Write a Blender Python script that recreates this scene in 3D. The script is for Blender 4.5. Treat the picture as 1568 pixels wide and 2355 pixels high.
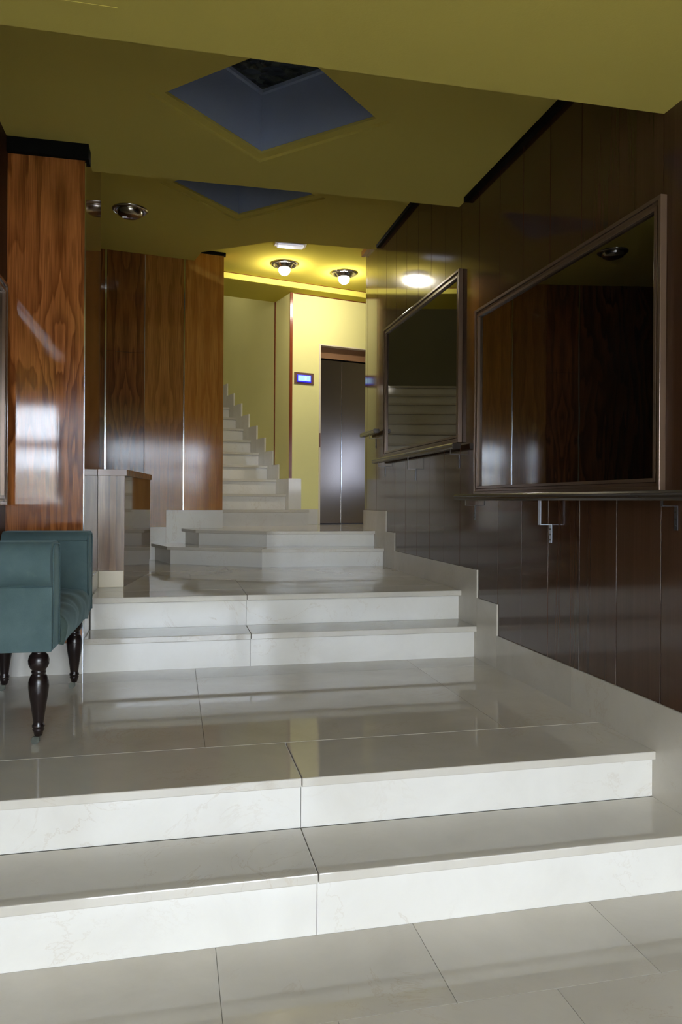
import bpy, bmesh, math, random
from mathutils import Vector, Matrix, noise as mnoise
from mathutils.geometry import tessellate_polygon
random.seed(4)
for o in list(bpy.data.objects): bpy.data.objects.remove(o)
S = bpy.context.scene
COL = S.collection
H = 1.28                                   # eye height above the lower floor

# ------------------------------------------------------------------ camera
TH = math.atan(385/1723.0)
cd = bpy.data.cameras.new('camera'); cam = bpy.data.objects.new('camera', cd); COL.objects.link(cam)
cd.sensor_fit = 'VERTICAL'; cd.sensor_height = 36.0; cd.lens = 1723/2355*36
cd.shift_y = -(1177.5-1152.4)/2355
cd.clip_start = 0.02
cam.matrix_world = Matrix.Translation((0, 0, H)) @ Matrix.Rotation(-TH, 4, 'Z') @ Matrix.Rotation(math.pi/2, 4, 'X') @ Matrix.Rotation(0.0062, 4, 'Z')
S.camera = cam
# ------------------------------------------------------------------ light
w = bpy.data.worlds.new('world'); S.world = w; w.use_nodes = True
bg = w.node_tree.nodes['Background']
bg.inputs[0].default_value = (0.85, 0.895, 1.0, 1); bg.inputs[1].default_value = 33.0
S.view_settings.view_transform = 'Standard'; S.view_settings.look = 'None'
S.view_settings.exposure = 0.0; S.view_settings.gamma = 1.0; S.view_settings.use_curve_mapping = False
pl = bpy.data.lights.new('entrance_portal', 'AREA'); pl.shape = 'RECTANGLE'; pl.size = 2.4; pl.size_y = 2.6
pl.cycles.is_portal = True
po = bpy.data.objects.new('entrance_portal', pl); COL.objects.link(po)
po.location = (0.36, -2.93, 1.32); po.rotation_euler = (math.pi/2, 0, 0)      # aims along +Y
for nm, y0, y1, z0, z1 in (('side_portal_a', 4.05, 4.75, 1.45, 2.25), ('side_portal_b', 5.45, 6.45, 1.5, 2.25)):
    q = bpy.data.lights.new(nm, 'AREA'); q.shape = 'RECTANGLE'; q.size = z1-z0; q.size_y = y1-y0; q.cycles.is_portal = True
    qo = bpy.data.objects.new(nm, q); COL.objects.link(qo)
    qo.location = (4.12, (y0+y1)/2, (z0+z1)/2); qo.rotation_euler = (0, math.pi/2, 0)      # aims along -X
BULB = 250.0

# ------------------------------------------------------------------ node helpers
def new_mat(name):
    m = bpy.data.materials.new(name); m.use_nodes = True
    nt = m.node_tree; b = nt.nodes['Principled BSDF']
    return m, nt, b
def nd(nt, t, **k):
    n = nt.nodes.new(t)
    for a, v in k.items(): setattr(n, a, v)
    return n
def lk(nt, a, b): nt.links.new(a, b)
def mapping(nt, src, scale=(1,1,1), loc=(0,0,0), rot=(0,0,0)):
    mp = nd(nt, 'ShaderNodeMapping'); mp.inputs['Scale'].default_value = scale
    mp.inputs['Location'].default_value = loc; mp.inputs['Rotation'].default_value = rot
    lk(nt, src, mp.inputs['Vector']); return mp.outputs['Vector']
def noise(nt, vec, scale, detail=4, rough=0.5, dist=0.0):
    n = nd(nt, 'ShaderNodeTexNoise'); n.inputs['Scale'].default_value = scale
    n.inputs['Detail'].default_value = detail; n.inputs['Roughness'].default_value = rough
    n.inputs['Distortion'].default_value = dist; lk(nt, vec, n.inputs['Vector']); return n.outputs['Fac']
def ramp(nt, fac, stops, interp='LINEAR'):
    r = nd(nt, 'ShaderNodeValToRGB'); r.color_ramp.interpolation = interp
    e = r.color_ramp.elements
    while len(e) < len(stops): e.new(0.5)
    for i, (p, c) in enumerate(stops):
        e[i].position = p; e[i].color = (c[0], c[1], c[2], 1) if hasattr(c, '__len__') else (c, c, c, 1)
    lk(nt, fac, r.inputs[0]); return r.outputs[0]
def mix(nt, fac, a, b, mode='MIX'):
    m = nd(nt, 'ShaderNodeMix', data_type='RGBA', blend_type=mode)
    for i, v in ((0, fac), (6, a), (7, b)):
        if hasattr(v, 'links') or hasattr(v, 'is_linked'): lk(nt, v, m.inputs[i])
        elif i == 0: m.inputs[0].default_value = v
        else: m.inputs[i].default_value = (v[0], v[1], v[2], 1)
    return m.outputs[2]
def math_(nt, op, a, b=0.0):
    m = nd(nt, 'ShaderNodeMath', operation=op)
    for i, v in ((0, a), (1, b)):
        if hasattr(v, 'is_linked'): lk(nt, v, m.inputs[i])
        else: m.inputs[i].default_value = v
    return m.outputs[0]
def bump(nt, h, strength, dist, b):
    bm_ = nd(nt, 'ShaderNodeBump'); bm_.inputs['Strength'].default_value = strength; bm_.inputs['Distance'].default_value = dist
    lk(nt, h, bm_.inputs['Height']); lk(nt, bm_.outputs[0], b.inputs['Normal'])
def pos(nt): return nd(nt, 'ShaderNodeNewGeometry').outputs['Position']
def island(nt): return nd(nt, 'ShaderNodeNewGeometry').outputs['Random Per Island']

def plain(name, col, rough=0.5, metal=0.0, ior=1.5, emit=None, es=0.0):
    m, nt, b = new_mat(name)
    b.inputs['Base Color'].default_value = (*col, 1); b.inputs['Roughness'].default_value = rough
    b.inputs['Metallic'].default_value = metal; b.inputs['IOR'].default_value = ior
    if emit: b.inputs['Emission Color'].default_value = (*emit, 1); b.inputs['Emission Strength'].default_value = es
    v = noise(nt, pos(nt), 40, 3); 
    r = nd(nt, 'ShaderNodeMapRange'); lk(nt, v, r.inputs[0]); r.inputs[3].default_value = max(0, rough-0.03); r.inputs[4].default_value = min(1, rough+0.04)
    lk(nt, r.outputs[0], b.inputs['Roughness'])
    return m

def paint(name, col, rough=0.6):
    m, nt, b = new_mat(name); P = pos(nt)
    c = mix(nt, ramp(nt, noise(nt, P, 1.3, 5), [(0.3, 0.0), (0.75, 1.0)]), [x*0.94 for x in col], col)
    lk(nt, c, b.inputs['Base Color']); b.inputs['Roughness'].default_value = rough; b.inputs['Specular IOR Level'].default_value = 0.0
    bump(nt, noise(nt, P, 140, 4), 0.25, 0.002, b)
    return m

def marble(name, light, dark, rough=0.14, vein=(0.42, 0.30, 0.17), amt=0.32):
    m, nt, b = new_mat(name); P = pos(nt); isl = island(nt)
    off = nd(nt, 'ShaderNodeVectorMath', operation='ADD'); lk(nt, P, off.inputs[0])
    sc = math_(nt, 'MULTIPLY', isl, 17.0); cx = nd(nt, 'ShaderNodeCombineXYZ'); lk(nt, sc, cx.inputs[0]); lk(nt, sc, cx.inputs[2])
    lk(nt, cx.outputs[0], off.inputs[1]); V = off.outputs[0]
    c = mix(nt, ramp(nt, noise(nt, V, 2.2, 6, 0.6, 0.6), [(0.32, 0.0), (0.7, 1.0)]), dark, light)
    n1 = noise(nt, V, 2.6, 8, 0.62, 1.4)
    v1 = ramp(nt, n1, [(0.488, 0.0), (0.498, 1.0), (0.508, 0.0)])
    msk = ramp(nt, noise(nt, V, 1.4, 2), [(0.48, 0.0), (0.66, 1.0)])
    f = math_(nt, 'MULTIPLY', v1, msk); f = math_(nt, 'MULTIPLY', f, amt)
    c = mix(nt, f, c, vein)
    tone = nd(nt, 'ShaderNodeMapRange'); lk(nt, isl, tone.inputs[0]); tone.inputs[3].default_value = 0.93; tone.inputs[4].default_value = 1.03
    cc = nd(nt, 'ShaderNodeVectorMath', operation='SCALE'); lk(nt, c, cc.inputs[0]); lk(nt, tone.outputs[0], cc.inputs['Scale'])
    lk(nt, cc.outputs[0], b.inputs['Base Color'])
    r = nd(nt, 'ShaderNodeMapRange'); lk(nt, noise(nt, P, 5, 5, 0.6), r.inputs[0])
    r.inputs[3].default_value = rough*0.6; r.inputs[4].default_value = rough*1.6
    lk(nt, r.outputs[0], b.inputs['Roughness']); b.inputs['IOR'].default_value = 1.5
    bump(nt, noise(nt, P, 3.0, 2), 0.06, 0.004, b)
    return m

def wood(name, c0, c1, c2, axis='X', centre=0.0, figure=1.0, rough=0.16, coat=1.0, stretch=0.10, ripple=0.10, ior=1.5, grain=0.55):
    """straight or book-matched flame veneer with a lacquer coat; axis is the horizontal direction along the face"""
    m, nt, b = new_mat(name); P = pos(nt)
    sx = nd(nt, 'ShaderNodeSeparateXYZ'); lk(nt, P, sx.inputs[0])
    u = sx.outputs[0] if axis == 'X' else sx.outputs[1]
    u = math_(nt, 'SUBTRACT', u, centre)
    if figure > 0: u = math_(nt, 'ABSOLUTE', u)
    if figure <= 0: u = math_(nt, 'ADD', u, math_(nt, 'MULTIPLY', island(nt), 3.7))
    z = sx.outputs[2]
    cv = nd(nt, 'ShaderNodeCombineXYZ'); lk(nt, u, cv.inputs[0]); lk(nt, z, cv.inputs[2])
    if figure <= 0: lk(nt, math_(nt, 'MULTIPLY', island(nt), 9.0), cv.inputs[1])
    V = cv.outputs[0]
    Vs = mapping(nt, V, (1, 1, stretch))
    big = noise(nt, mapping(nt, V, (2.0, 1, 0.45)), 1.6, 3, 0.5, 0.5)
    # flame: rings of a distorted field
    fld = math_(nt, 'ADD', math_(nt, 'MULTIPLY', u, 9.0), math_(nt, 'MULTIPLY', big, 9.0*abs(figure)))
    fld = math_(nt, 'ADD', fld, math_(nt, 'MULTIPLY', noise(nt, Vs, 22, 4), 0.9))
    rg = math_(nt, 'FRACT', fld)
    rg = ramp(nt, rg, [(0.0, 0.0), (0.55, 0.85), (0.9, 1.0), (1.0, 0.0)])
    fib = noise(nt, mapping(nt, V, (1, 1, 0.02)), 170, 4, 0.6)
    tone = noise(nt, mapping(nt, V, (1, 1, 0.25)), 4.0, 3)
    c = mix(nt, rg, c0, c1)
    c = mix(nt, ramp(nt, tone, [(0.35, 0.0), (0.7, 0.8)]), c, c2)
    c = mix(nt, ramp(nt, fib, [(0.35, grain), (0.62, 0.0)]), c, [x*0.55 for x in c0])
    lk(nt, c, b.inputs['Base Color'])
    b.inputs['Roughness'].default_value = 0.6; b.inputs['IOR'].default_value = 1.5; b.inputs['Specular IOR Level'].default_value = 0.0
    b.inputs['Coat Weight'].default_value = coat; b.inputs['Coat Roughness'].default_value = rough; b.inputs['Coat IOR'].default_value = ior
    rip = noise(nt, mapping(nt, V, (1, 1, 0.05)), 60, 3)
    bm_ = nd(nt, 'ShaderNodeBump'); bm_.inputs['Strength'].default_value = ripple; bm_.inputs['Distance'].default_value = 0.002
    lk(nt, rip, bm_.inputs['Height']); lk(nt, bm_.outputs[0], b.inputs['Coat Normal']); lk(nt, bm_.outputs[0], b.inputs['Normal'])
    return m

M = {}
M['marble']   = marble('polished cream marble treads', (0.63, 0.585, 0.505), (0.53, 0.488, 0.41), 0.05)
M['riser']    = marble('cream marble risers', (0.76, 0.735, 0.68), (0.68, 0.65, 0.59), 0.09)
M['grout']    = plain('dark joint', (0.12, 0.11, 0.09), 0.8)
M['yellow']   = paint('yellow ceiling paint', (0.58, 0.475, 0.115))
M['yellow_hall'] = paint('yellow hall ceiling paint', (0.62, 0.52, 0.085))
M['grout_light'] = plain('pale joint', (0.36, 0.34, 0.28), 0.7)
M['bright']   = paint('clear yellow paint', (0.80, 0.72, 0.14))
M['pale']     = paint('pale yellow wall paint', (0.85, 0.80, 0.355))
M['bluegrey'] = paint('blue grey paint', (0.34, 0.39, 0.52))
M['dull']     = paint('dull beige paint', (0.40, 0.38, 0.28))
M['wood_dark'] = wood('dark lacquered mahogany planks', (0.060, 0.028, 0.015), (0.074, 0.035, 0.019), (0.068, 0.031, 0.017), 'Y', 0, 0.0, 0.10, 1.0, 0.05, 0.012, 1.55, 0.2)
M['wood_satin'] = wood('satin dark planks', (0.050, 0.022, 0.012), (0.080, 0.038, 0.020), (0.065, 0.030, 0.016), 'Y', 0, 0.0, 0.4, 0.5, 0.05, 0.05, 1.4)
M['wood_column'] = wood('flamed walnut veneer', (0.13, 0.030, 0.007), (0.50, 0.175, 0.045), (0.36, 0.115, 0.028), 'X', -0.585, 1.0, 0.07, 1.0, 0.10, 0.05, 1.75)
M['wood_side'] = wood('side walnut veneer', (0.12, 0.045, 0.015), (0.20, 0.08, 0.028), (0.16, 0.06, 0.02), 'Y', 4.5, 0.3, 0.05, 1.0, 0.10, 0.03, 1.7)
M['wood_back_a'] = wood('dark walnut veneer', (0.08, 0.025, 0.008), (0.30, 0.105, 0.030), (0.15, 0.050, 0.015), 'X', -0.43, 0.8, 0.09, 1.0, 0.10, 0.05, 1.7)
M['wood_back_b'] = wood('brown walnut veneer', (0.22, 0.085, 0.018), (0.42, 0.18, 0.040), (0.33, 0.135, 0.032), 'X', -0.09, 0.45, 0.09, 1.0, 0.10, 0.05, 1.7)
M['wood_back_c'] = wood('honey walnut veneer', (0.32, 0.12, 0.020), (0.55, 0.24, 0.045), (0.46, 0.185, 0.036), 'X', 0.30, 0.35, 0.09, 1.0, 0.10, 0.05, 1.7)
M['wood_desk'] = wood('grey brown walnut veneer', (0.085, 0.038, 0.018), (0.33, 0.19, 0.10), (0.21, 0.115, 0.058), 'X', -0.37, 0.5, 0.2, 1.0, 0.10, 0.05)
M['wood_desk_side'] = wood('lacquered desk side', (0.17, 0.11, 0.06), (0.25, 0.165, 0.095), (0.21, 0.14, 0.08), 'Y', 5.2, 0.3, 0.04, 1.0, 0.10, 0.02, 1.7)
M['wood_top'] = wood('counter top veneer', (0.24, 0.12, 0.07), (0.38, 0.21, 0.13), (0.31, 0.16, 0.10), 'Y', 5.0, 0.0, 0.2, 1.0, 0.10, 0.05)
M['mahogany'] = plain('red mahogany strip', (0.20, 0.045, 0.015), 0.2)
M['black']    = plain('black painted trim', (0.005, 0.005, 0.004), 0.8, 0.0, 1.2)
M['frame']    = plain('bronzed wood moulding', (0.15, 0.095, 0.062), 0.18, 0.3)
M['rail']     = plain('dark bronze rail', (0.055, 0.042, 0.034), 0.22, 0.35)
M['steel']    = plain('bracket steel', (0.14, 0.14, 0.15), 0.3, 0.8)
M['bracket_pale'] = plain('pale bracket metal', (0.55, 0.60, 0.68), 0.35, 0.4)
M['chrome']   = plain('polished metal strip', (0.80, 0.84, 0.88), 0.12, 1.0)
M['lampmetal'] = plain('spun metal lamp ring', (0.50, 0.46, 0.42), 0.16, 1.0)
M['cream']    = plain('cream plastic', (0.75, 0.66, 0.50), 0.35)
M['legwood']  = plain('dark turned wood', (0.014, 0.008, 0.007), 0.25)
M['brass']    = plain('dull caster metal', (0.07, 0.075, 0.06), 0.35, 0.7)

def brushed():
    m, nt, b = new_mat('brushed stainless steel'); P = pos(nt)
    n = noise(nt, mapping(nt, P, (1, 1, 0.01)), 300, 3)
    b.inputs['Base Color'].default_value = (0.50, 0.43, 0.38, 1); b.inputs['Metallic'].default_value = 1.0
    b.inputs['Roughness'].default_value = 0.2
    bump(nt, n, 0.02, 0.001, b); return m
M['brushed'] = brushed()
M['copper'] = plain('brown metal header', (0.40, 0.22, 0.12), 0.35, 0.5)

def smoked():
    m, nt, b = new_mat('smoked mirror glass'); P = pos(nt)
    b.inputs['Base Color'].default_value = (0.003, 0.003, 0.003, 1); b.inputs['Roughness'].default_value = 0.015
    b.inputs['IOR'].default_value = 2.5
    bump(nt, noise(nt, mapping(nt, P, (1, 1, 0.5)), 9, 2), 0.05, 0.002, b)
    return m
M['mirror'] = smoked()
def obscure():
    m, nt, b = new_mat('dark pebbled glass'); P = pos(nt)
    v = nd(nt, 'ShaderNodeTexVoronoi'); v.inputs['Scale'].default_value = 14; lk(nt, P, v.inputs['Vector'])
    c = mix(nt, ramp(nt, noise(nt, P, 16, 4, 0.6), [(0.42, 0.0), (0.75, 1.0)]), (0.006, 0.010, 0.006), (0.09, 0.10, 0.085))
    lk(nt, c, b.inputs['Base Color']); b.inputs['Roughness'].default_value = 0.15
    bump(nt, v.outputs['Distance'], 0.9, 0.03, b); return m
M['obscure'] = obscure()
def clear():
    m = bpy.data.materials.new('clear door glass'); m.use_nodes = True; nt = m.node_tree
    for n in list(nt.nodes): nt.nodes.remove(n)
    o = nd(nt, 'ShaderNodeOutputMaterial'); t = nd(nt, 'ShaderNodeBsdfTransparent'); t.inputs[0].default_value = (0.93, 0.96, 0.97, 1)
    g = nd(nt, 'ShaderNodeBsdfGlossy'); g.inputs['Roughness'].default_value = 0.02
    f = nd(nt, 'ShaderNodeFresnel'); f.inputs[0].default_value = 1.3
    x = nd(nt, 'ShaderNodeMixShader'); lk(nt, f.outputs[0], x.inputs[0]); lk(nt, t.outputs[0], x.inputs[1]); lk(nt, g.outputs[0], x.inputs[2])
    lk(nt, x.outputs[0], o.inputs[0]); return m
M['clear'] = clear()
def tinted(a, b):
    m = bpy.data.materials.new('tinted window glass'); m.use_nodes = True; nt = m.node_tree
    for n in list(nt.nodes): nt.nodes.remove(n)
    o = nd(nt, 'ShaderNodeOutputMaterial'); t = nd(nt, 'ShaderNodeBsdfTransparent')
    lk(nt, ramp(nt, noise(nt, pos(nt), 3.5, 4), [(0.4, a), (0.6, b)]), t.inputs[0])
    lk(nt, t.outputs[0], o.inputs[0]); return m
M['tinted'] = tinted((0.08, 0.085, 0.10), (0.30, 0.32, 0.35)); M['tinted_pale'] = tinted((0.35, 0.36, 0.38), (0.5, 0.5, 0.5))
def velvet(name, a, b_, c_):
    m, nt, b = new_mat(name); P = pos(nt)
    f = ramp(nt, noise(nt, P, 7, 5, 0.6), [(0.3, 0.0), (0.7, 1.0)])
    c = mix(nt, f, a, b_)
    c = mix(nt, ramp(nt, noise(nt, P, 18, 5, 0.65), [(0.55, 0.0), (0.8, 0.45)]), c, c_)
    lk(nt, c, b.inputs['Base Color']); b.inputs['Roughness'].default_value = 0.85
    b.inputs['Sheen Weight'].default_value = 0.2; b.inputs['Sheen Roughness'].default_value = 0.4
    b.inputs['Sheen Tint'].default_value = (0.5, 0.75, 0.8, 1)
    bump(nt, noise(nt, P, 260, 3), 0.25, 0.002, b); return m
M['velvet'] = velvet('teal velvet', (0.054, 0.096, 0.098), (0.080, 0.130, 0.132), (0.105, 0.155, 0.150))
M['velvet_seat'] = velvet('dark olive teal seat velvet', (0.034, 0.058, 0.050), (0.055, 0.083, 0.070), (0.09, 0.115, 0.09))  # darker and more olive than the arm velvet
M['bulb'] = plain('glowing bulb glass', (0.9, 0.9, 0.9), 0.3, emit=(1.0, 0.93, 0.80), es=BULB)
M['globe'] = plain('frosted globe', (0.8, 0.8, 0.8), 0.4, emit=(1.0, 0.93, 0.72), es=48.0)  # glow of the added fill lamp over the upper stairs
M['diffuser'] = plain('emergency lamp tube', (0.8, 0.8, 0.8), 0.3, emit=(0.88, 0.88, 1.0), es=0.5)
M['lamp_body'] = plain('white lamp plastic', (0.62, 0.60, 0.66), 0.3)
M['lcd'] = plain('lit display', (0.1, 0.1, 0.1), 0.3, emit=(0.42, 0.72, 1.0), es=1.2)
M['lcd_edge'] = plain('blue display bezel', (0.01, 0.01, 0.05), 0.3, emit=(0.04, 0.03, 1.0), es=0.9)
M['digit'] = plain('display digit', (0.1, 0.1, 0.1), 0.3, emit=(0.80, 0.96, 1.0), es=1.1)
M['plate'] = plain('brown metal plate', (0.20, 0.10, 0.075), 0.35, 0.3)
M['asphalt'] = plain('street paving', (0.42, 0.41, 0.40), 0.7)
M['facade'] = paint('street facade', (0.55, 0.52, 0.48))

# ------------------------------------------------------------------ mesh helpers
class MB:
    def __init__(s): s.v = []; s.f = []; s.sm = []
    def add(s, vs, fs, smooth=False):
        n = len(s.v); s.v += [tuple(v) for v in vs]; s.f += [tuple(i+n for i in f) for f in fs]; s.sm += [smooth]*len(fs); return s
    def box(s, x0, x1, y0, y1, z0, z1, fr=None):
        vs = [(x, y, z) for x in (x0, x1) for y in (y0, y1) for z in (z0, z1)]
        if fr: vs = [fr(*v) for v in vs]
        return s.add(vs, [(0,1,3,2),(4,6,7,5),(0,4,5,1),(2,3,7,6),(0,2,6,4),(1,5,7,3)])
    def prism(s, poly, z0, z1, holes=(), plane='XY', fr=None):
        """extrude a 2D polygon; plane XY -> along z, YZ -> along x, XZ -> along y"""
        def P(a, b, c):
            v = {'XY': (a, b, c), 'YZ': (c, a, b), 'XZ': (a, c, b)}[plane]
            return fr(*v) if fr else v
        loops = [list(poly)] + [list(h) for h in holes]
        flat = [p for l in loops for p in l]; n = len(flat)
        tris = tessellate_polygon([[Vector((p[0], p[1], 0)) for p in l] for l in loops])
        vs = [P(p[0], p[1], z0) for p in flat] + [P(p[0], p[1], z1) for p in flat]
        if len(loops) == 1: fs = [tuple(range(n)), tuple(range(2*n-1, n-1, -1))]
        else: fs = [tuple(t) for t in tris] + [tuple(i+n for i in reversed(t)) for t in tris]
        o = 0
        for l in loops:
            k = len(l)
            for i in range(k): j = (i+1) % k; fs.append((o+i, o+j, o+j+n, o+i+n))
            o += k
        return s.add(vs, fs)
    def lathe(s, prof, c, seg=32, caps=True):
        vs = []; fs = []; k = len(prof)
        for i in range(seg):
            a = 2*math.pi*i/seg
            for r, z in prof: vs.append((c[0]+r*math.cos(a), c[1]+r*math.sin(a), c[2]+z))
        for i in range(seg):
            j = (i+1) % seg
            for q in range(k-1): fs.append((i*k+q, j*k+q, j*k+q+1, i*k+q+1))
        if caps:
            if prof[0][0] > 1e-6: fs.append(tuple(i*k for i in range(seg)))
            if prof[-1][0] > 1e-6: fs.append(tuple(i*k+k-1 for i in reversed(range(seg))))
        return s.add(vs, fs, True)
    def tube(s, pts, r, seg=10):
        """round bar along a polyline"""
        pts = [Vector(p) for p in pts]; vs = []; fs = []
        for i, p in enumerate(pts):
            t = (pts[min(i+1, len(pts)-1)] - pts[max(i-1, 0)]).normalized()
            a = t.cross(Vector((0, 0, 1)));
            if a.length < 1e-3: a = t.cross(Vector((1, 0, 0)))
            a.normalize(); b = t.cross(a)
            for q in range(seg):
                g = 2*math.pi*q/seg; vs.append(p + a*r*math.cos(g) + b*r*math.sin(g))
        for i in range(len(pts)-1):
            for q in range(seg):
                k = (q+1) % seg; fs.append((i*seg+q, i*seg+k, (i+1)*seg+k, (i+1)*seg+q))
        fs.append(tuple(range(seg))); fs.append(tuple(reversed(range((len(pts)-1)*seg, len(pts)*seg))))
        return s.add(vs, fs, True)

ORI = {}
def link(name, mb, mat, parent=None, bevel=0.0, bseg=2, fr=None):
    o0 = ORI.get(parent.name, Vector((0, 0, 0))) if parent else Vector((0, 0, 0))
    me = bpy.data.meshes.new(name)
    me.from_pydata([tuple(Vector(v) - o0) for v in mb.v], [], mb.f)
    for p, q in zip(me.polygons, mb.sm): p.use_smooth = q
    me.materials.append(M[mat] if isinstance(mat, str) else mat)
    bm = bmesh.new(); bm.from_mesh(me); bmesh.ops.recalc_face_normals(bm, faces=bm.faces); bm.to_mesh(me); bm.free()
    me.update()
    o = bpy.data.objects.new(name, me); COL.objects.link(o)
    if parent: o.parent = parent
    ORI[o.name] = o0
    if bevel:
        b = o.modifiers.new('bevel', 'BEVEL'); b.width = bevel; b.segments = bseg; b.limit_method = 'ANGLE'; b.angle_limit = 0.6
    return o
def struct(name, mb, mat, bevel=0.0, label=None, parent=None):
    o = link(name, mb, mat, parent, bevel)
    if not parent: o['kind'] = 'structure'
    if label: o['label'] = label
    return o
def thing(name, loc, label, cat, group=None):
    e = bpy.data.objects.new(name, None); e.location = loc; COL.objects.link(e); e.empty_display_size = 0.1
    e['label'] = label; e['category'] = cat
    if group: e['group'] = group
    ORI[e.name] = Vector(loc); return e
def single(name, mb, mat, loc, label, cat, group=None, bevel=0.0):
    o = link(name, mb, mat, None, bevel); me = o.data
    for v in me.vertices: v.co = v.co - Vector(loc)
    o.location = loc; o['label'] = label; o['category'] = cat
    if group: o['group'] = group
    return o
def R(z): return z + H                      # height given relative to the eye

# levels
Z = [0.0, R(-1.089), R(-0.917), R(-0.731), R(-0.548), R(-0.399), R(-0.264)]
XL, XR = -0.846, 1.75
C1, C2, C3, C4, C5 = R(1.43), R(1.862), R(2.249), R(2.354), R(2.29)
YB = -2.8

# oblique frame of the lift wall and the upper stairs: a along the wall to the right, s into depth
A0 = math.radians(76.2)
Q = (1.246, 8.157)
def ob(a, s, z): return (Q[0]+a*math.sin(A0)-s*math.cos(A0), Q[1]+a*math.cos(A0)+s*math.sin(A0), z)

# ------------------------------------------------------------------ outer shell (only lets light in through the door)
m = MB(); m.box(-3.3, 4.0, YB-0.12, 13.2, -0.5, -0.4); struct('floor', m, 'grout')
m = MB(); m.box(-3.3, 4.0, YB-0.12, 13.2, 6.2, 6.3); struct('ceiling', m, 'dull')
DX0, DX1, DZ = -0.83, 1.55, 2.62
m = MB(); m.prism([(-3.3, -0.5), (DX0, -0.5), (DX0, DZ), (DX1, DZ), (DX1, -0.5), (4.0, -0.5), (4.0, 6.3), (-3.3, 6.3)], YB-0.12, YB, plane='XZ')
struct('wall_back', m, 'pale')
m = MB(); m.box(-3.4, -3.3, YB-0.12, 13.3, -0.5, 6.3); struct('wall_outer_left', m, 'dull')
def rc(a, b, c, d): return [(a, c), (b, c), (b, d), (a, d)]
m = MB(); m.prism(rc(YB-0.12, 13.3, -0.5, 6.3), 4.0, 4.1, holes=[rc(4.05, 4.75, 1.45, 2.25), rc(5.45, 6.45, 1.5, 2.25)], plane='YZ'); struct('wall_outer_right', m, 'dull')
m = MB(); m.box(4.03, 4.05, 5.45, 6.45, 1.5, 2.25); struct('window_1', m, 'tinted')
m = MB(); m.box(4.03, 4.06, 4.38, 4.42, 1.45, 2.25); m.box(4.03, 4.06, 4.05, 4.75, 1.80, 1.83); struct('window_2', m, 'cream')
m = MB(); m.box(4.04, 4.05, 4.05, 4.75, 1.45, 2.25); struct('window_3', m, 'tinted_pale')
m = MB(); m.box(-3.3, 4.0, 13.2, 13.3, -0.5, 6.3); struct('wall_outer_far', m, 'dull')

# ------------------------------------------------------------------ floors, tiled
G = 0.0008
def tiles(mb, x0, x1, y0, y1, z, rows, w, offs, th=0.02):
    ys = [y0] + [r for r in rows if y0 < r < y1] + [y1]
    for i in range(len(ys)-1):
        o = offs[i % len(offs)]
        k = math.floor((x0-o)/w); xs = []
        x = o + k*w
        while x < x1: xs.append(x); x += w
        xs.append(x)
        for a, b in zip(xs[:-1], xs[1:]):
            a, b = max(a, x0), min(b, x1)
            if b-a > 0.01: mb.box(a+G, b-G, ys[i]+G, ys[i+1]-G, z-th, z)
XE = XR - 0.008                               # face of the right skirting
m = MB(); m.box(-3.3, 4.0, YB, 2.17, -0.4, -0.004); struct('floor', m, 'grout_light')
m = MB(); tiles(m, XL, XE, YB-0.3, 2.17, 0.0, [-2.4, -1.8, -1.2, -0.6, 0.0, 0.6, 1.2, 1.80], 0.59, [0.125, 0.403])
struct('floor', m, 'marble')
m = MB(); m.box(XL-0.1, XR+0.1, 2.183, 4.6, -0.4, Z[1]-0.034); m.box(XL-0.1, XR+0.1, 2.478, 4.6, 0, Z[2]-0.034); struct('floor', m, 'grout_light')
m = MB(); tiles(m, XL+0.004, XE, 2.82, 4.157, Z[2], [3.93], 1.2, [0.12, 0.12]); struct('floor', m, 'marble')
m = MB(); m.box(-0.455, XR+0.1, 4.17, 4.7, 0.2, Z[3]-0.034); m.box(-3.3, 4.0, 4.62, 7.4, 0.2, Z[4]-0.022); m.box(-0.45, XR+0.1, 4.425, 4.7, 0.2, Z[4]-0.034)
struct('floor', m, 'grout_light')
m = MB(); tiles(m, -3.3, XE, 4.66, 7.3, Z[4], [5.25, 5.85, 6.45], 1.2, [0.42, 0.12]); struct('floor', m, 'marble')
E_ = [(XE, 6.15), (0.713, 6.15), (-0.022, 6.60), (-0.170, 7.12)]
F_ = [(XE, 6.44), (0.785, 6.44), (0.222, 6.79), (0.107, 7.15)]
def offs(poly, d):
    """shift a polyline towards the camera side by d"""
    out = []
    n = len(poly)
    nr = []
    for i in range(n-1):
        t = Vector(poly[i+1]) - Vector(poly[i]); t.normalize(); nr.append(Vector((-t.y, t.x)) if False else Vector((t.y*-1, t.x)))
    for i in range(n):
        a = nr[max(i-1, 0)]; b = nr[min(i, n-2)]; mid = (a+b)/(1+a.dot(b)); p = Vector(poly[i]) + mid*d
        out.append((p.x, p.y))
    return out
m = MB(); m.prism(offs(F_, -0.03) + [(0.1, 7.4), (-3.3, 7.4), (-3.3, 12.5), (4.0, 12.5), (4.0, 6.41)], 0.2, Z[6]-0.02)
m.prism(offs(E_, -0.012) + [(XE, 7.1)], 0.2, Z[5]-0.034); struct('floor', m, 'grout')
def hall_floor():
    m = MB(); F2 = offs(F_, -0.30)
    m.prism([(XE, 6.745)] + F2[1:3] + [(0.40, 7.192), (0.47, 7.21), (0.47, 7.9), (1.75, 8.25), (XE, 8.25)], Z[6]-0.018, Z[6])
    m.box(XE+0.002, 4.0, 6.9, 9.2, Z[6]-0.018, Z[6]); m.box(-3.3, 0.42, 7.36, 8.3, Z[6]-0.018, Z[6]-0.0005)
    return m
struct('floor', hall_floor(), 'marble')

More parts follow.
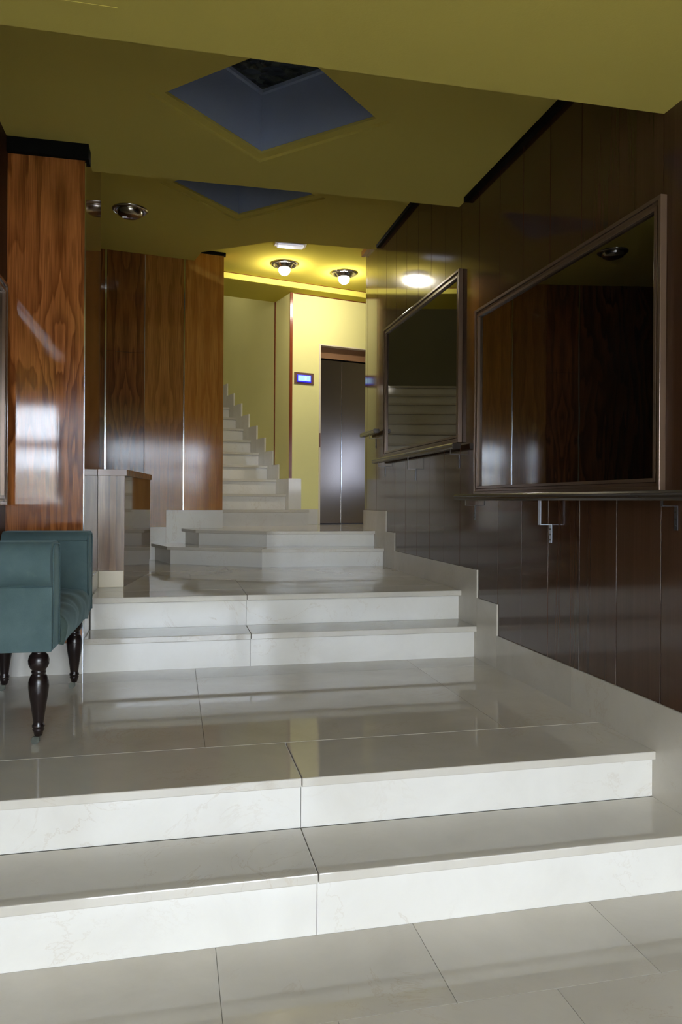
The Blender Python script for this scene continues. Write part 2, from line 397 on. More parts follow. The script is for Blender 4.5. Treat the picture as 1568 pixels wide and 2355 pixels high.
# ------------------------------------------------------------------ steps
JX = 0.42
def straight_step(x0, x1, yr, yn, yb, z0, z1, label, th=0.032):
    t = thing('marble_step', ((x0+x1)/2, yr, z0), label, 'step')
    for a, b in ((x0, JX-0.001), (JX+0.001, x1)):
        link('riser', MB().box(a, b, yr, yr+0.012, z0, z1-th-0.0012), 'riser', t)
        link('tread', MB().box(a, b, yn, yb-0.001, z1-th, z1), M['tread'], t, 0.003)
M['tread'] = marble('tread marble', (0.64, 0.60, 0.525), (0.55, 0.51, 0.435), 0.05)  # same stone as the risers, colour darkened for the dimmer grazing light
straight_step(XL+0.004, XE, 2.170, 2.148, 2.463, Z[0], Z[1], 'lowest cream marble step, rising from the entrance floor', 0.030)
straight_step(XL+0.004, XE, 2.465, 2.443, 2.82, Z[1], Z[2], 'wide second marble step leading onto the landing with the bench', 0.030)
straight_step(-0.455, XE, 4.158, 4.120, 4.408, Z[2], Z[3], 'third marble step, first above the bench landing', 0.032)
straight_step(-0.450, XE, 4.410, 4.362, 4.66, Z[3], Z[4], 'fourth marble step, beside the reception counter landing', 0.032)
def poly_step(P, back, z0, z1, label, th=0.026):
    t = thing('marble_step', (P[1][0], P[1][1], z0), label, 'step')
    N = offs(P, 0.035); B = offs(P, -0.012)
    for i in range(3):
        q = [P[i], P[i+1], B[i+1], B[i]]
        link('riser', MB().prism(q, z0, z1-th-0.001), 'riser', t)
    K = offs(P, -0.30)[:3] + [(0.40, 7.192)] if back is None else back
    for i in range(3):
        a, b, c, d = N[i], N[i+1], K[i+1], K[i]
        if i == 0: b = (b[0]+0.001, b[1])
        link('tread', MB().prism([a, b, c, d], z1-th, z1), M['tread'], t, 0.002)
poly_step(E_, F_, Z[4], Z[5], 'fifth marble step with an angled left end, in front of the lift hall')
poly_step(F_, None, Z[5], Z[6], 'sixth marble step with an angled left end, edge of the lift hall')

# upper flight behind the walnut wall
STEP = 0.1685
def sk(k): return -0.235 if k == 1 else 0.06 + 0.29*(k-2)
ordn = ['first', 'second', 'third', 'fourth', 'fifth', 'sixth', 'seventh', 'eighth', 'ninth', 'tenth', 'eleventh', 'twelfth']
NS = 12
for k in range(1, NS+1):
    z1 = Z[6] + STEP*k; s0, s1 = sk(k), sk(k+1) if k < NS else sk(k)+1.4
    ar = 0.13 if k == 1 else -0.021
    t = thing('stair_step', ob(-1.1, s0, Z[6]+STEP*(k-1)), '%s cream marble step of the upper flight, counted from the lift hall' % ordn[k-1], 'step')
    # solid body under each step reaches down to the one before
    link('riser', MB().box(-2.2, ar, s0+0.02, s0+0.034, z1-STEP, z1-0.029, ob), 'riser', t)
    if k == 1:
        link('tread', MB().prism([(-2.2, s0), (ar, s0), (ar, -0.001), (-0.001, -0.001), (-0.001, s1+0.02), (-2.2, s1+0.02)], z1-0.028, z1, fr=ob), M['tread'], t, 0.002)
        link('end_panel', MB().box(ar-0.014, ar-0.001, s0+0.035, -0.002, Z[6], z1-0.029, ob), 'riser', t)
    else:
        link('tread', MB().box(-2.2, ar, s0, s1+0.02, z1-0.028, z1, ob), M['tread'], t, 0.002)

# ------------------------------------------------------------------ ceilings
def square(cx, cy, r): return [(cx-r, cy), (cx, cy+r), (cx+r, cy), (cx, cy-r)]
SK1, SK2 = (0.453, 3.55), (0.492, 5.47)
m = MB(); m.box(XL-0.05, XR+0.05, YB, 2.43, C1, C2+0.06); m.box(XL-0.02, -0.168, 2.268, 2.282, C1-0.0012, C1); struct('ceiling', m, 'yellow')
m = MB(); m.prism([(XL-0.05, 2.43), (XR+0.05, 2.43), (XR+0.05, 4.46), (-0.458, 4.46), (-0.458, 4.17), (XL-0.05, 4.17)], C2, C2+0.06, holes=[square(*SK1, 0.575)])
struct('ceiling', m, 'yellow')
m = MB(); m.prism([(-3.3, 4.46), (XR+0.05, 4.46), (XR+0.05, 6.47), (0.841, 6.47), (0.233, 6.91), (0.178, 7.17), (0.178, 7.45), (-3.3, 7.0)], C3, C3+0.06, holes=[square(*SK2, 0.60)])
m.box(-3.3, XR+0.05, 4.40, 4.46, C2+0.001, C3+0.06)
struct('ceiling', m, 'yellow')
def bandline(x): return 7.806 + (x-0.494)*0.2457
m = MB(); m.prism([(4.0, 6.4), (0.86, 6.4), (0.24, 6.83), (-1.6, 6.9), (-3.3, 7.2), (-3.3, bandline(-3.3)), (4.0, bandline(4.0))], C4, C4+0.05)
struct('ceiling', m, 'yellow_hall')
# lowered soffit in front of the lift, its lit yellow edge and thin wooden lines
bd = -0.176                                   # band distance in front of the lift wall
m = MB(); m.prism([(-4.4, bd), (2.7, bd), (2.7, 0.02), (0.02, 0.02), (0.02, 0.47), (-4.4, 0.47)], C5, C5+1.9, fr=ob); struct('ceiling', m, 'yellow_hall')
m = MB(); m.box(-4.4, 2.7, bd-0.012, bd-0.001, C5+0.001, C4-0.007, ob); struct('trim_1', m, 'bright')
m = MB(); m.box(-4.4, 2.7, bd-0.014, bd-0.001, C4-0.006, C4-0.0005, ob); struct('trim_2', m, 'mahogany')
m = MB(); m.box(0.03, 2.7, -0.008, -0.001, C5-0.009, C5-0.0005, ob); struct('trim_3', m, 'mahogany')

def skylight(c, zc, label, r0, r1, depth):
    t = thing('skylight', (c[0], c[1], zc), label, 'skylight')
    link('rim', MB().prism(square(*c, r0+0.02), zc+0.016, zc+0.030, holes=[square(*c, r1)]), 'yellow', t)
    m = MB(); m.prism(square(*c, r1+0.03), zc+0.031, zc+depth, holes=[square(*c, r1)]); link('shaft', m, 'bluegrey', t)
    rg = r1-0.03
    m = MB(); m.prism(square(*c, r1-0.001), zc+depth-0.03, zc+depth, holes=[square(*c, rg)]); link('glass_frame', m, 'bluegrey', t)
    link('glass', MB().prism(square(*c, rg+0.001), zc+depth-0.012, zc+depth-0.004), 'obscure', t)
skylight(SK1, C2, 'larger diamond-shaped blue-grey skylight recess in the ceiling, nearer, with dark pebbled glass', 0.575, 0.505, 0.36)
skylight(SK2, C3, 'diamond-shaped blue-grey skylight recess farther back, partly hidden by the ceiling step', 0.60, 0.515, 0.36)

# ------------------------------------------------------------------ walls
# right wall: vertical lacquered planks
edges = [2.431+0.2835*k for k in range(-14, 15)] + [6.74, 6.82]
m = MB()
for i, (a, b) in enumerate(zip(edges[:-1], edges[1:])):
    a = max(a, YB)
    if b > a: m.box(XR, XR+0.012, a+0.002, b-0.002, 0, C4)
m.box(XR+0.009, XR+0.16, YB, 6.82, -0.4, C4)
struct('wall_right', m, 'wood_dark', 0.0006)
m = MB(); m.box(XR-0.03, XR+0.001, 2.43, 4.31, C2-0.03, C2-0.001); struct('trim_4', m, 'black')
m = MB(); m.box(XR-0.03, XR+0.001, 4.47, 6.34, C3-0.03, C3-0.001); struct('trim_5', m, 'black')
m = MB(); m.box(XR-0.035, XR+0.001, 6.485, 6.86, C4-0.05, C4-0.001); struct('trim_6', m, 'mahogany')
# stepped marble skirting of the right wall
prof = [(YB, -0.3), (YB, R(-1.10)), (1.93, R(-1.10)), (1.93, R(-0.91)), (2.21, R(-0.91)), (2.21, R(-0.738)), (3.843, R(-0.738)), (3.843, R(-0.565)),
        (4.124, R(-0.565)), (4.124, R(-0.40)), (5.81, R(-0.40)), (5.81, R(-0.254)), (6.066, R(-0.254)), (6.066, R(-0.083)), (6.825, R(-0.083)), (6.825, -0.3)]
def stepped(breaks):
    m = MB()
    for y0, y1, zt in breaks: m.box(XE, XR+0.004, y0+0.0006, y1-0.0006, -0.3, zt)
    return m
struct('baseboard_right', stepped([(YB, 0.3, R(-1.10)), (0.3, 1.93, R(-1.10)), (1.93, 2.21, R(-0.91)), (2.21, 3.05, R(-0.738)), (3.05, 3.843, R(-0.738)), (3.843, 4.124, R(-0.565)),
        (4.124, 4.95, R(-0.40)), (4.95, 5.81, R(-0.40)), (5.81, 6.066, R(-0.254)), (6.066, 6.40, R(-0.083)), (6.40, 6.83, R(-0.083))]), M['skirt'] if 'skirt' in M else 'marble')
# left wall near the camera, and the walnut pier facing the entrance
m = MB(); m.box(XL-0.15, XL, YB, 4.16, -0.4, C2)
struct('wall_left', m, 'wood_satin')
m = MB(); m.box(XL, XL+0.008, YB, 4.15, -0.3, Z[2]+0.162); struct('baseboard_left', m, 'riser')
PXR = -0.461
m = MB(); m.box(XL-0.4, PXR-0.0005, 4.150, 4.160, 0, C2-0.03); struct('wall_front_left', m, 'wood_column', 0.001)
m = MB(); m.box(PXR-0.012, PXR, 4.161, 4.985, 0, C3+0.03); struct('wall_side_left', m, 'wood_side')
m = MB(); m.box(-3.3, PXR-0.013, 4.161, 4.985, 0, C3+0.03); struct('wall_inner_left', m, 'dull')
m = MB(); m.box(XL-0.01, -0.445, 4.118, 4.149, C2-0.077, C2-0.001); m.box(-0.4605, -0.445, 4.149, 4.22, C2-0.077, C2-0.001); struct('trim_7', m, 'black')
m = MB(); m.box(PXR-0.004, PXR+0.0015, 4.147, 4.152, 0, C2-0.08); struct('trim_highlight', m, 'chrome')  # bright strip added to stand in for the highlight on the pier corner
m = MB(); m.box(XL+0.008, -0.4625, 4.142, 4.150, 0.2, Z[2]+0.162); struct('baseboard_front_left', m, 'riser')
m = MB(); m.box(PXR, PXR+0.006, 4.165, 4.41, 0.2, R(-0.60)); m.box(PXR, PXR+0.006, 4.41, 4.88, 0.2, R(-0.445)); struct('baseboard_side_left', m, 'riser')
# walnut back wall, slightly oblique
def w2(x, off=0.0): return 7.133 + x*0.170 - off
def w2box(m, x0, x1, z0, z1, f=0.0, d=0.02):
    m.prism([(x0, w2(x0, f)), (x1, w2(x1, f)), (x1, w2(x1, f)+d), (x0, w2(x0, f)+d)], z0, z1)
BT = C4-0.028
m = MB(); w2box(m, -3.3, -0.612, 0.5, C3+0.02); w2box(m, -0.596, -0.268, 0.5, R(1.340)-0.001); w2box(m, -0.596, -0.268, R(1.340)+0.001, C3+0.02); struct('wall_front', m, 'wood_back_a', 0.001)
m = MB(); w2box(m, -0.264, 0.082, 0.5, C3+0.02); struct('wall_front', m, 'wood_back_b', 0.001)
m = MB(); w2box(m, 0.094, 0.455, 0.5, BT); m.prism([(0.43, w2(0.43)+0.021), (0.455, w2(0.455)+0.021), (0.455, w2(0.455)+0.20), (0.43, w2(0.43)+0.2)], 0.5, BT); struct('wall_front', m, 'wood_back_c', 0.001)
m = MB(); w2box(m, -3.3, 0.425, 0.3, C4, -0.021, 0.16); struct('wall_inner_front', m, 'dull')
m = MB(); w2box(m, -0.611, -0.597, 0.8, C3-0.001, -0.004, 0.01); struct('trim_9', m, 'chrome')
m = MB(); w2box(m, 0.083, 0.093, 0.8, C3+0.01, -0.004, 0.01); struct('trim_10', m, 'chrome')
m = MB(); w2box(m, 0.20, 0.472, BT, C4-0.001, 0.018, 0.05); struct('trim_11', m, 'black')
m = MB()
for x0, x1, zt in ((-3.3, -0.209, R(-0.401)), (-0.208, -0.067, R(-0.250)), (-0.066, 0.458, R(-0.093))): w2box(m, x0, x1, 0.5, zt, 0.009, 0.0085)
struct('baseboard_front', m, 'riser')

# lift wall (oblique) with the opening, stair side wall
LA0, LA1, LZ = 0.344, 1.25, R(1.757)
m = MB(); m.prism([(0.0, 0.6), (LA0, 0.6), (LA0, LZ), (LA1, LZ), (LA1, 0.6), (2.8, 0.6), (2.8, C5), (0.0, C5)], 0.0, 0.14, plane='XZ', fr=ob)
struct('wall_far', m, 'pale')
m = MB(); m.prism([(0.0, 0.002), (0.0, 4.9), (0.14, 4.9), (0.14, 0.142)], 0.6, 6.2, fr=ob) if False else m.box(0.0, 0.14, 0.141, 4.9, 0.6, 6.2, ob)
m2 = MB(); m2.box(0.0, 0.141, 0.0, 4.9, 0.6, 6.2, ob)
m = MB(); m.box(-0.001, 0.13, 0.001, 4.9, 0.6, 6.2, ob); struct('wall_stair', m, 'stairwall' if 'stairwall' in M else 'pale')
m = MB(); m.box(0.0, 2.8, 0.14, 0.2, C5, 6.2, ob); struct('wall_over_lift', m, 'dull')
m = MB(); m.box(-0.012, 0.018, -0.010, 0.004, R(0.246), C5-0.001, ob); struct('trim_12', m, 'mahogany')
m = MB(); m.box(-0.008, 0.0, 0.455, 0.475, R(0.411), C5-0.001, ob); struct('trim_13', m, 'mahogany')
m = MB(); m.box(-2.4, -2.2, -0.2, 4.9, 0.6, 6.2, ob); struct('wall_stair_left', m, 'dull')
m = MB(); m.box(-2.4, 0.1, 4.75, 4.9, 0.6, 6.2, ob); struct('wall_stair_far', m, 'dull')
# stepped skirting beside the upper stairs
fr_ = [(0.0, 0.31, 0.246)] 
fs_ = [0.31, 0.50, 0.75, 1.03, 1.32, 1.61, 1.92, 2.21, 2.50, 2.79, 3.08]
m = MB(); m.box(-0.020, -0.001, -0.001, 0.31, Z[6], R(0.246), ob)
for i in range(len(fs_)-1): m.box(-0.020, -0.001, fs_[i], fs_[i+1]-0.001, Z[6]+0.1, R(0.411+0.1685*i), ob)
struct('baseboard_stair', m, 'riser')
m = MB(); m.box(-0.020, 0.13, -0.014, -0.0015, Z[6]+STEP+0.001, R(0.246), ob); m.box(0.131, LA0-0.008, -0.012, -0.001, Z[6], R(-0.093), ob)
struct('baseboard_far', m, 'riser')

# ------------------------------------------------------------------ lift
t = thing('elevator', ob(0.78, 0, Z[6]), 'stainless steel lift door in the pale yellow wall at the end of the hall', 'elevator')
fw = 0.022
m = MB(); m.box(LA0, LA0+fw, -0.006, 0.13, Z[6], LZ, ob); m.box(LA1-fw, LA1, -0.006, 0.13, Z[6], LZ, ob); m.box(LA0+fw, LA1-fw, -0.006, 0.13, LZ-fw*0.6, LZ, ob)
link('door_frame', m, 'cream', t, 0.002)
DT = R(1.618)
link('header', MB().box(LA0+fw, LA1-fw, 0.075, 0.12, DT, LZ-fw*0.6, ob), 'copper', t)
link('header_shadow_gap', MB().box(LA0+fw, LA1-fw, 0.10, 0.12, DT-0.012, DT-0.001, ob), 'black', t)
link('jamb', MB().box(LA0+fw, LA0+fw+0.018, 0.07, 0.12, Z[6], DT-0.001, ob), 'steel', t)
AS = 0.673
link('door_panel', MB().box(LA0+fw+0.019, AS-0.003, 0.092, 0.115, Z[6]+0.008, DT-0.014, ob), 'brushed', t, 0.003)
link('door_panel', MB().box(AS+0.004, LA1-fw, 0.092, 0.115, Z[6]+0.008, DT-0.014, ob), 'brushed', t, 0.003)
link('seam_edge', MB().box(AS-0.0025, AS+0.0035, 0.085, 0.110, Z[6]+0.008, DT-0.014, ob), 'chrome', t)
link('sill', MB().box(LA0+fw, LA1-fw, 0.0, 0.125, Z[6]-0.001, Z[6]+0.005, ob), 'steel', t)
link('lift_shaft_backing', MB().box(LA0, LA1, 0.13, 0.139, Z[6], LZ, ob), 'black', t)
link('call_plate', MB().box(LA0+0.004, LA0+0.018, -0.010, -0.0065, R(0.60), R(0.76), ob), 'plate', t)
# floor display
da, db, dz0, dz1 = 0.041, 0.275, R(1.290), R(1.420)
t = thing('floor_indicator', ob((da+db)/2, -0.001, dz0), 'blue lit floor display in a brown plate left of the lift door', 'display')
link('plate', MB().box(da, db, -0.009, -0.001, dz0, dz1, ob), 'plate', t, 0.003)
cx_, cz_ = (da+db)/2, (dz0+dz1)/2
p = link('bezel', MB().box(cx_-0.085, cx_+0.085, -0.016, -0.0095, cz_-0.043, cz_+0.040, ob), 'lcd_edge', t, 0.006)
link('screen', MB().box(cx_-0.074, cx_+0.076, -0.0175, -0.0165, cz_-0.030, cz_+0.031, ob), 'lcd', t)
m = MB(); gx, gz, gw, gh, gt = cx_+0.016, cz_+0.001, 0.0085, 0.017, 0.004
for zz in (-gh, 0, gh): m.box(gx-gw, gx+gw, -0.0195, -0.018, gz+zz-gt/2, gz+zz+gt/2, ob)
for xx in (-gw, gw): m.box(gx+xx-gt/2, gx+xx+gt/2, -0.0195, -0.018, gz-gh, gz+gh, ob)
link('digit', m, 'digit', t)

# ------------------------------------------------------------------ ceiling lamps
def downlight(x, y, z, lit, label, group=None, r=0.135):
    t = thing('downlight', (x, y, z), label, 'ceiling lamp', group)
    link('ring', MB().lathe([(r, -0.001), (r, -0.008), (r*0.90, -0.018), (r*0.76, -0.012), (r*0.72, 0.0)], (x, y, z), 48, False), 'lampmetal', t)
    if lit:
        link('reflector', MB().lathe([(r*0.72, -0.001), (r*0.55, -0.022), (r*0.50, -0.045), (0.04, -0.046)], (x, y, z), 48, False), 'lampmetal', t)
        n = 12; R_ = 0.056
        pr = [(R_*math.cos(i/n*math.pi/2), -0.062-R_*0.95*math.sin(i/n*math.pi/2)) for i in range(n)] + [(0.0005, -0.062-R_*0.95)]
        link('bulb', MB().lathe([(0.03, -0.043), (R_, -0.050)] + pr, (x, y, z), 32), 'bulb', t)
    else:
        link('reflector', MB().lathe([(r*0.74, -0.002), (r*0.72, -0.020), (r*0.66, -0.045), (r*0.45, -0.060), (0.0005, -0.066)], (x, y, z), 48, False), 'lampmetal', t)
downlight(1.061, 7.393, C4, True, 'left of the two lit round downlights on the bright yellow ceiling')
downlight(1.703, 7.543, C4, True, 'right of the two lit round downlights, nearer the dark wood wall')
downlight(-0.343, 6.025, C3, False, 'unlit round metal downlight on the olive ceiling above the reception counter')
t = thing('emergency_lamp', (1.028, 6.81, C4), 'small rectangular white emergency lamp on the ceiling above the lit downlights', 'ceiling lamp')
link('housing', MB().box(0.885, 1.175, 6.75, 6.87, C4-0.012, C4-0.0005), 'lamp_body', t, 0.005, 3)
link('diffuser', MB().box(0.91, 1.15, 6.765, 6.855, C4-0.030, C4-0.0125), M['diffuser'], t, 0.010, 3)

pc = ob(-1.0, 1.7, 4.55)  # fill lamp added to brighten the stairwell, hidden above the soffit
t = thing('stair_fill_lamp', pc, 'frosted globe added as an unseen fill light above the upper stairs, behind the lowered ceiling', 'ceiling lamp')
link('globe', MB().lathe([(0.0005, -0.09)] + [(0.09*math.cos(a), 0.09*math.sin(a)) for a in [math.radians(q) for q in range(-75, 76, 15)]] + [(0.0005, 0.09)], pc, 24), 'globe', t)
link('stem', MB().box(pc[0]-0.006, pc[0]+0.006, pc[1]-0.006, pc[1]+0.006, pc[2]+0.085, 6.199), 'black', t)

# ------------------------------------------------------------------ framed smoked mirrors
def mirror(x, sgn, y0, y1, z0, z1, label):
    t = thing('framed_mirror', (x, (y0+y1)/2, z0), label, 'mirror')
    fw = 0.046
    def bar(a, b, c, d, horiz):
        m = MB()
        for u0, u1, dp in ((0, 0.34, 0.030), (0.34, 0.62, 0.022), (0.62, 1.0, 0.014)):
            pass
        return m
    # moulding: three stepped profiles running round the frame
    for q0, q1, dp in ((0.0, 0.016, 0.030), (0.0163, 0.032, 0.021), (0.0323, fw, 0.027)):
        pass
    m = MB()
    def ring(q0, q1, dp):
        o = [(y0+q0, z0+q0), (y1-q0, z0+q0), (y1-q0, z1-q0), (y0+q0, z1-q0)]
        i = [(y0+q1, z0+q1), (y1-q1, z0+q1), (y1-q1, z1-q1), (y0+q1, z1-q1)]
        a, b = sorted((x + sgn*0.0008, x + sgn*dp)); m.prism(o, a, b, holes=[i], plane='YZ')
    ring(0.0, 0.016, 0.028); ring(0.0160, 0.031, 0.019); ring(0.031, fw, 0.024)
    link('frame', m, 'frame', t, 0.002)
    a, b = sorted((x + sgn*0.001, x + sgn*0.008))
    link('mirror_glass', MB().box(a, b, y0+fw, y1-fw, z0+fw, z1-fw), 'mirror', t)
mirror(XR, -1, 2.407, 4.140, R(0.046), R(1.126), 'large dark mirror in a bronze frame on the right wall, the nearer one')
mirror(XR, -1, 4.386, 6.110, R(0.370), R(1.452), 'dark framed mirror farther along the right wall, reflecting the upper stairs')
mirror(XL, 1, 2.30, 4.055, R(-0.03), R(1.080), 'framed mirror on the left wall, its edge just inside the picture')

# ------------------------------------------------------------------ handrails
def rail(y0, y1, zt, brk, label):
    t = thing('handrail', (1.693, (y0+y1)/2, zt-0.036), label, 'handrail')
    x0, x1 = 1.664, 1.722
    m = MB(); m.prism([(x0+0.006, zt-0.036), (x1-0.006, zt-0.036), (x1-0.002, zt-0.026), (x1, zt-0.010), (x1-0.006, zt), (x0+0.006, zt), (x0, zt-0.010), (x0+0.003, zt-0.018), (x0, zt-0.026)], y0, y1, plane='XZ')
    link('grip', m, 'rail', t, 0.0015)
    for yb, drop in brk:
        z = zt-0.037; zh = z-drop; hw = 0.013 if drop > 0.1 else 0.005
        m = MB(); m.box(1.688, 1.691, yb-hw, yb+hw, zh, z); m.box(1.691, XR-0.004, yb-0.007, yb+0.007, zh, zh+0.003)
        m.box(XR-0.004, XR-0.0008, yb-0.009, yb+0.009, zh-0.085, zh+0.003)
        b = link('bracket', m, 'bracket_pale' if drop > 0.1 else 'steel', t)
        s_ = MB()
        for q in (0.02, 0.045, 0.07): s_.add([(XR-0.006, yb+0.004*math.cos(a*math.pi/4), zh-q+0.004*math.sin(a*math.pi/4)) for a in range(8)] + [(XR-0.0042, yb+0.004*math.cos(a*math.pi/4), zh-q+0.004*math.sin(a*math.pi/4)) for a in range(8)],
            [tuple(range(8))] + [(a, (a+1) % 8, (a+1) % 8+8, a+8) for a in range(8)])
        link('screws', s_, 'brass', b)
rail(2.19, 4.31, R(0.045), [(4.175, 0.03), (3.255, 0.115), (2.345, 0.02)], 'dark handrail at eye level below the large mirror, nearest on the right wall')
rail(4.335, 6.25, R(0.362), [(4.43, 0.03), (5.30, 0.085), (6.12, 0.03)], 'dark handrail under the farther mirror, middle of the three on the right wall')
rail(6.20, 6.68, R(0.622), [(6.42, 0.03)], 'shortest handrail, at the far end of the right wall beside the lift hall')

# ------------------------------------------------------------------ reception counter
t = thing('reception_counter', (-0.32, 5.2, Z[4]), 'grey-brown wooden reception counter with a veneered top behind the walnut pier', 'counter')
fx, fy = -0.300, 4.887; gx2, gy2 = -0.172, 5.790
body = [(PXR-0.45, fy+0.10), (PXR, fy+0.10), (PXR, fy), (fx, fy), (gx2, gy2), (gx2-0.45, gy2+0.06)]
body = [(PXR+0.0065, fy), (fx, fy), (gx2, gy2), (gx2-0.55, gy2+0.08), (PXR-0.3, fy+0.12), (PXR+0.0065, fy+0.12)]
zc = R(0.150)
link('front_panel', MB().prism([(PXR+0.0015, fy), (fx-0.0005, fy), (fx-0.0005, fy+0.02), (PXR+0.0015, fy+0.02)], R(-0.444), zc), 'wood_desk', t)
link('side_panel', MB().prism([(fx, fy), (gx2, gy2), (gx2-0.02, gy2), (fx-0.0005, fy+0.021)], R(-0.444), zc), 'wood_desk_side', t)
link('carcass', MB().prism([(PXR+0.0015, fy+0.021), (fx-0.002, fy+0.022), (gx2-0.021, gy2-0.002), (gx2-0.30, gy2), (PXR+0.0015, fy+0.12)], R(-0.44), zc-0.001), 'wood_desk', t)
link('plinth', MB().prism([(PXR+0.0065, fy-0.003), (fx-0.003, fy-0.003), (fx-0.001, fy+0.012), (PXR+0.0065, fy+0.012)], Z[4], R(-0.445)), 'cream', t, 0.002)
link('side_plinth', MB().prism([(fx-0.002, fy+0.0125), (gx2-0.003, gy2+0.002), (gx2-0.29, gy2+0.01), (PXR+0.0065, fy+0.12), (PXR+0.0065, fy+0.0125)], Z[4], R(-0.445)), 'wood_desk_side', t)
link('counter_top', MB().prism([(PXR+0.0015, fy-0.018), (fx+0.014, fy-0.018), (gx2+0.012, gy2+0.03), (gx2-0.40, gy2+0.05), (PXR+0.0015, fy+0.16)], zc, R(0.189)), 'wood_top', t, 0.001)

# ------------------------------------------------------------------ bench
BA = math.radians(-1.6)
bx0, by0 = -0.43, 2.886
def be(x, y, z):                              # bench frame: x forward from front face (0), y along its length from near arm, z from landing
    c, s = math.cos(BA), math.sin(BA)
    return (bx0 + x*c - y*s, by0 + x*s + y*c, Z[2] + z)
L, Dp, T = 1.062, 0.392, 0.152
zb, zt = 0.362, 0.762
bench = thing('upholstered_bench', be(-0.2, 0.5, 0), 'teal velvet bench with rolled arms and turned dark legs against the left wall', 'bench')
def soft(name, mb, mat, parent, bevel, sub=2, disp=0.0):
    o = link(name, mb, mat, parent)
    b = o.modifiers.new('bevel', 'BEVEL'); b.width = bevel; b.segments = 5; b.limit_method = 'ANGLE'; b.angle_limit = 0.5
    for p in o.data.polygons: p.use_smooth = True
    return o
def arm(y0, out):
    """y0 = outer face; out = -1 near arm, +1 far arm"""
    P = []
    def py(q): return y0 + (-out)*q          # q inwards from the outer face
    # profile (q, z): flat outer panel, roll on top bulging outwards
    pr = [(0.0, zb), (T, zb), (T, zt-0.045)]
    for i in range(7):
        a = i/6*math.pi/2; pr.append((T-0.045+0.045*math.cos(a), zt-0.045+0.045*math.sin(a)))
    ro = 0.055
    for i in range(13):
        a = math.pi/2 + i/12*math.pi*0.94; 
        pr.append((-0.030+ro+ro*math.cos(a), zt-0.082+0.082*math.sin(a)))
    pr.append((0.006, zt-0.166))
    m = MB(); pts = [(py(q), z) for q, z in pr]
    m.prism(pts, -Dp, 0.0, plane='YZ', fr=be)
    return soft('arm', m, 'velvet', bench, 0.020)
arms = [arm(0.0, -1), arm(L, 1)]
# front facing panels with piping of each arm
for ya, nm in ((0.0, -1), (L-T, 1)):
    m = MB()
    y_in = 0.012
    loop = [be(0.004, ya+y_in, zb+0.01), be(0.004, ya+y_in, zt-0.03), be(0.004, ya+y_in+0.02, zt-0.012), be(0.004, ya+T-y_in-0.02, zt-0.012), be(0.004, ya+T-y_in, zt-0.03), be(0.004, ya+T-y_in, zb+0.01)]
    m.tube(loop, 0.0035, 8)
    link('piping', m, 'velvet', arms[0 if nm < 0 else 1])
m = MB(); m.box(-Dp+0.01, -0.012, T-0.01, L-T+0.01, zb+0.002, zb+0.05, be); soft('apron', m, 'velvet', bench, 0.012)
# seat cushion: rounded, a little wrinkled
def cushion():
    bm = bmesh.new(); nx, ny = 26, 46
    y0, y1, x0, x1 = T-0.004, L-T+0.004, -Dp+0.01, 0.006
    grid = {}
    def prof(i):                              # front edge rolls over
        u = i/nx
        if u < 0.55: x = x0 + (x1-0.055-x0)*u/0.55; z = 0.478 + 0.012*math.sin(u/0.55*math.pi); 
        else:
            a = (u-0.55)/0.45
            if a < 0.6: g = a/0.6*math.pi/2; x = x1-0.055+0.055*math.sin(g); z = 0.423+0.055*math.cos(g)
            else: x = x1 - 0.010*(a-0.6)/0.4; z = 0.423 - 0.058*(a-0.6)/0.4
        return x, z
    for i in range(nx+1):
        for j in range(ny+1):
            x, z = prof(i); v = j/ny; y = y0+(y1-y0)*v
            e = 1-abs(2*v-1)**6
            wr = 0.016*mnoise.noise(Vector((x*6+2, y*5, z*6))) + 0.005*mnoise.noise(Vector((x*11, y*14, z*9+3)))
            z2 = z - 0.012*(1-e) + wr*0.9
            grid[i, j] = bm.verts.new(be(x + wr*0.7, y, z2))
    for i in range(nx):
        for j in range(ny): f = bm.faces.new((grid[i, j], grid[i+1, j], grid[i+1, j+1], grid[i, j+1])); f.smooth = True
    o0 = ORI[bench.name]
    bmesh.ops.translate(bm, verts=bm.verts, vec=-o0)
    bmesh.ops.recalc_face_normals(bm, faces=bm.faces)
    me = bpy.data.meshes.new('seat_cushion'); bm.to_mesh(me); bm.free(); me.materials.append(M['velvet_seat'])
    o = bpy.data.objects.new('seat_cushion', me); COL.objects.link(o); o.parent = bench
    sd = o.modifiers.new('solid', 'SOLIDIFY'); sd.thickness = 0.03; sd.offset = 0
cushion()
legp = [(0.028, 0.362), (0.028, 0.352), (0.024, 0.346), (0.026, 0.340), (0.034, 0.332), (0.038, 0.315), (0.037, 0.300), (0.031, 0.286), (0.024, 0.279), (0.026, 0.274), (0.026, 0.268), (0.023, 0.264),
        (0.030, 0.255), (0.0365, 0.235), (0.037, 0.215), (0.034, 0.185), (0.028, 0.150), (0.023, 0.115), (0.019, 0.085), (0.0185, 0.078), (0.0225, 0.072), (0.0225, 0.065), (0.0185, 0.060), (0.0215, 0.055), (0.0175, 0.048), (0.015, 0.036), (0.012, 0.030)]
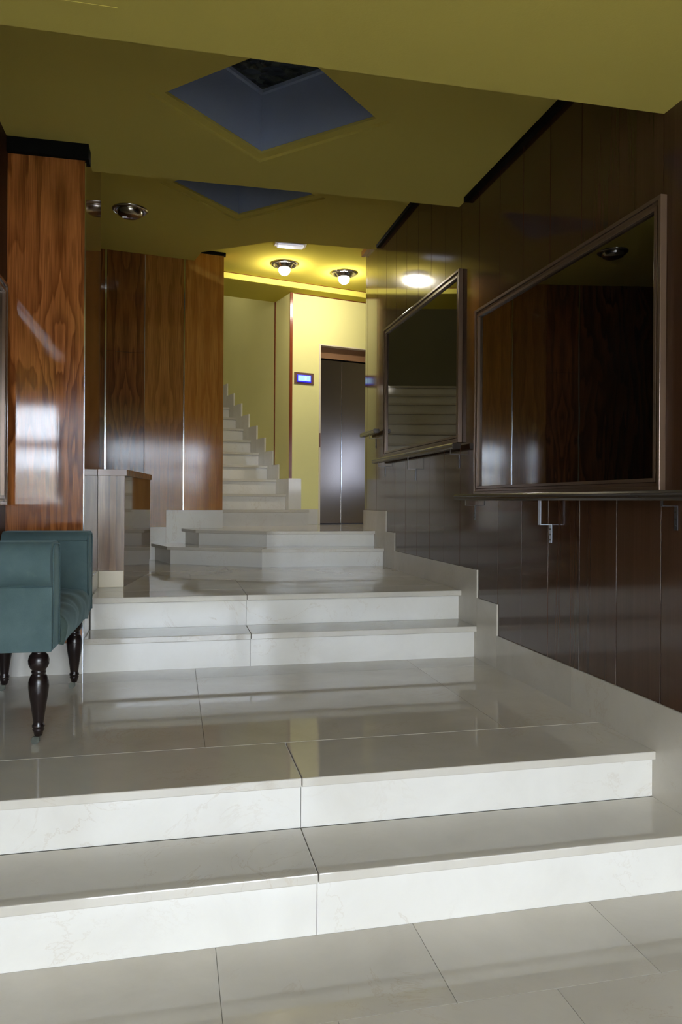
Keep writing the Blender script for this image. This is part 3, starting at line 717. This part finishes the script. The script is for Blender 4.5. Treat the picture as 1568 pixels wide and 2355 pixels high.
for lx, ly in ((-0.062, 0.10), (-0.062, L-0.115), (-Dp+0.012, 0.10), (-Dp+0.012, L-0.115)):
    c = be(lx, ly, 0)
    lg = link('leg', MB().lathe(list(reversed(legp)), c, 32), 'legwood', bench)
    m = MB(); 
    # caster: horn, axle and wheel
    m.box(c[0]-0.010, c[0]+0.004, c[1]-0.010, c[1]-0.007, c[2]+0.008, c[2]+0.034); m.box(c[0]-0.010, c[0]+0.004, c[1]+0.007, c[1]+0.010, c[2]+0.008, c[2]+0.034)
    m.box(c[0]-0.010, c[0]+0.010, c[1]-0.010, c[1]+0.010, c[2]+0.030, c[2]+0.034)
    wv = []; n = 20
    for q in (-0.006, 0.006):
        for i in range(n): a = 2*math.pi*i/n; wv.append((c[0]-0.012+0.0145*math.cos(a), c[1]+q, c[2]+0.0145+0.0145*math.sin(a)))
    m.add(wv, [tuple(range(n)), tuple(range(2*n-1, n-1, -1))] + [(i, (i+1) % n, (i+1) % n+n, i+n) for i in range(n)])
    link('caster', m, 'brass', lg)

# ------------------------------------------------------------------ entrance behind the camera
t = thing('entrance_door', ((DX0+DX1)/2, YB-0.06, 0), 'glazed entrance door letting in daylight, opposite the steps and not in the photo', 'door')
def dbar(x0, x1, z0, z1): return MB().box(x0, x1, YB-0.085, YB-0.035, z0, z1)
m = MB(); 
for b in ((DX0, DX0+0.05, 0, DZ), (DX1-0.05, DX1, 0, DZ), (DX0+0.05, DX1-0.05, DZ-0.05, DZ), (DX0+0.05, DX1-0.05, 2.06, 2.11)): m.box(b[0], b[1], YB-0.085, YB-0.035, b[2], b[3])
link('frame', m, 'steel', t)
mid = 0.98
for a, b in ((DX0+0.055, mid-0.003), (mid+0.003, DX1-0.055)):
    m = MB()
    m.box(a, a+0.06, YB-0.08, YB-0.04, 0.005, 2.055); m.box(b-0.06, b, YB-0.08, YB-0.04, 0.005, 2.055); m.box(a+0.06, b-0.06, YB-0.08, YB-0.04, 0.005, 0.20); m.box(a+0.06, b-0.06, YB-0.08, YB-0.04, 1.98, 2.055)
    lf = link('leaf', m, 'steel', t)
    link('pane', MB().box(a+0.06, b-0.06, YB-0.062, YB-0.056, 0.20, 1.98), 'clear', lf)
link('transom_pane', MB().box(DX0+0.05, DX1-0.05, YB-0.062, YB-0.056, 2.11, DZ-0.05), 'clear', t)
m = MB(); m.box(-8, 9, -10.5, YB-0.13, -0.1, -0.02); struct('floor_street', m, 'asphalt')
m = MB(); m.box(-8, 9, -10.8, -10.5, -0.1, 2.0); struct('wall_street', m, 'facade')
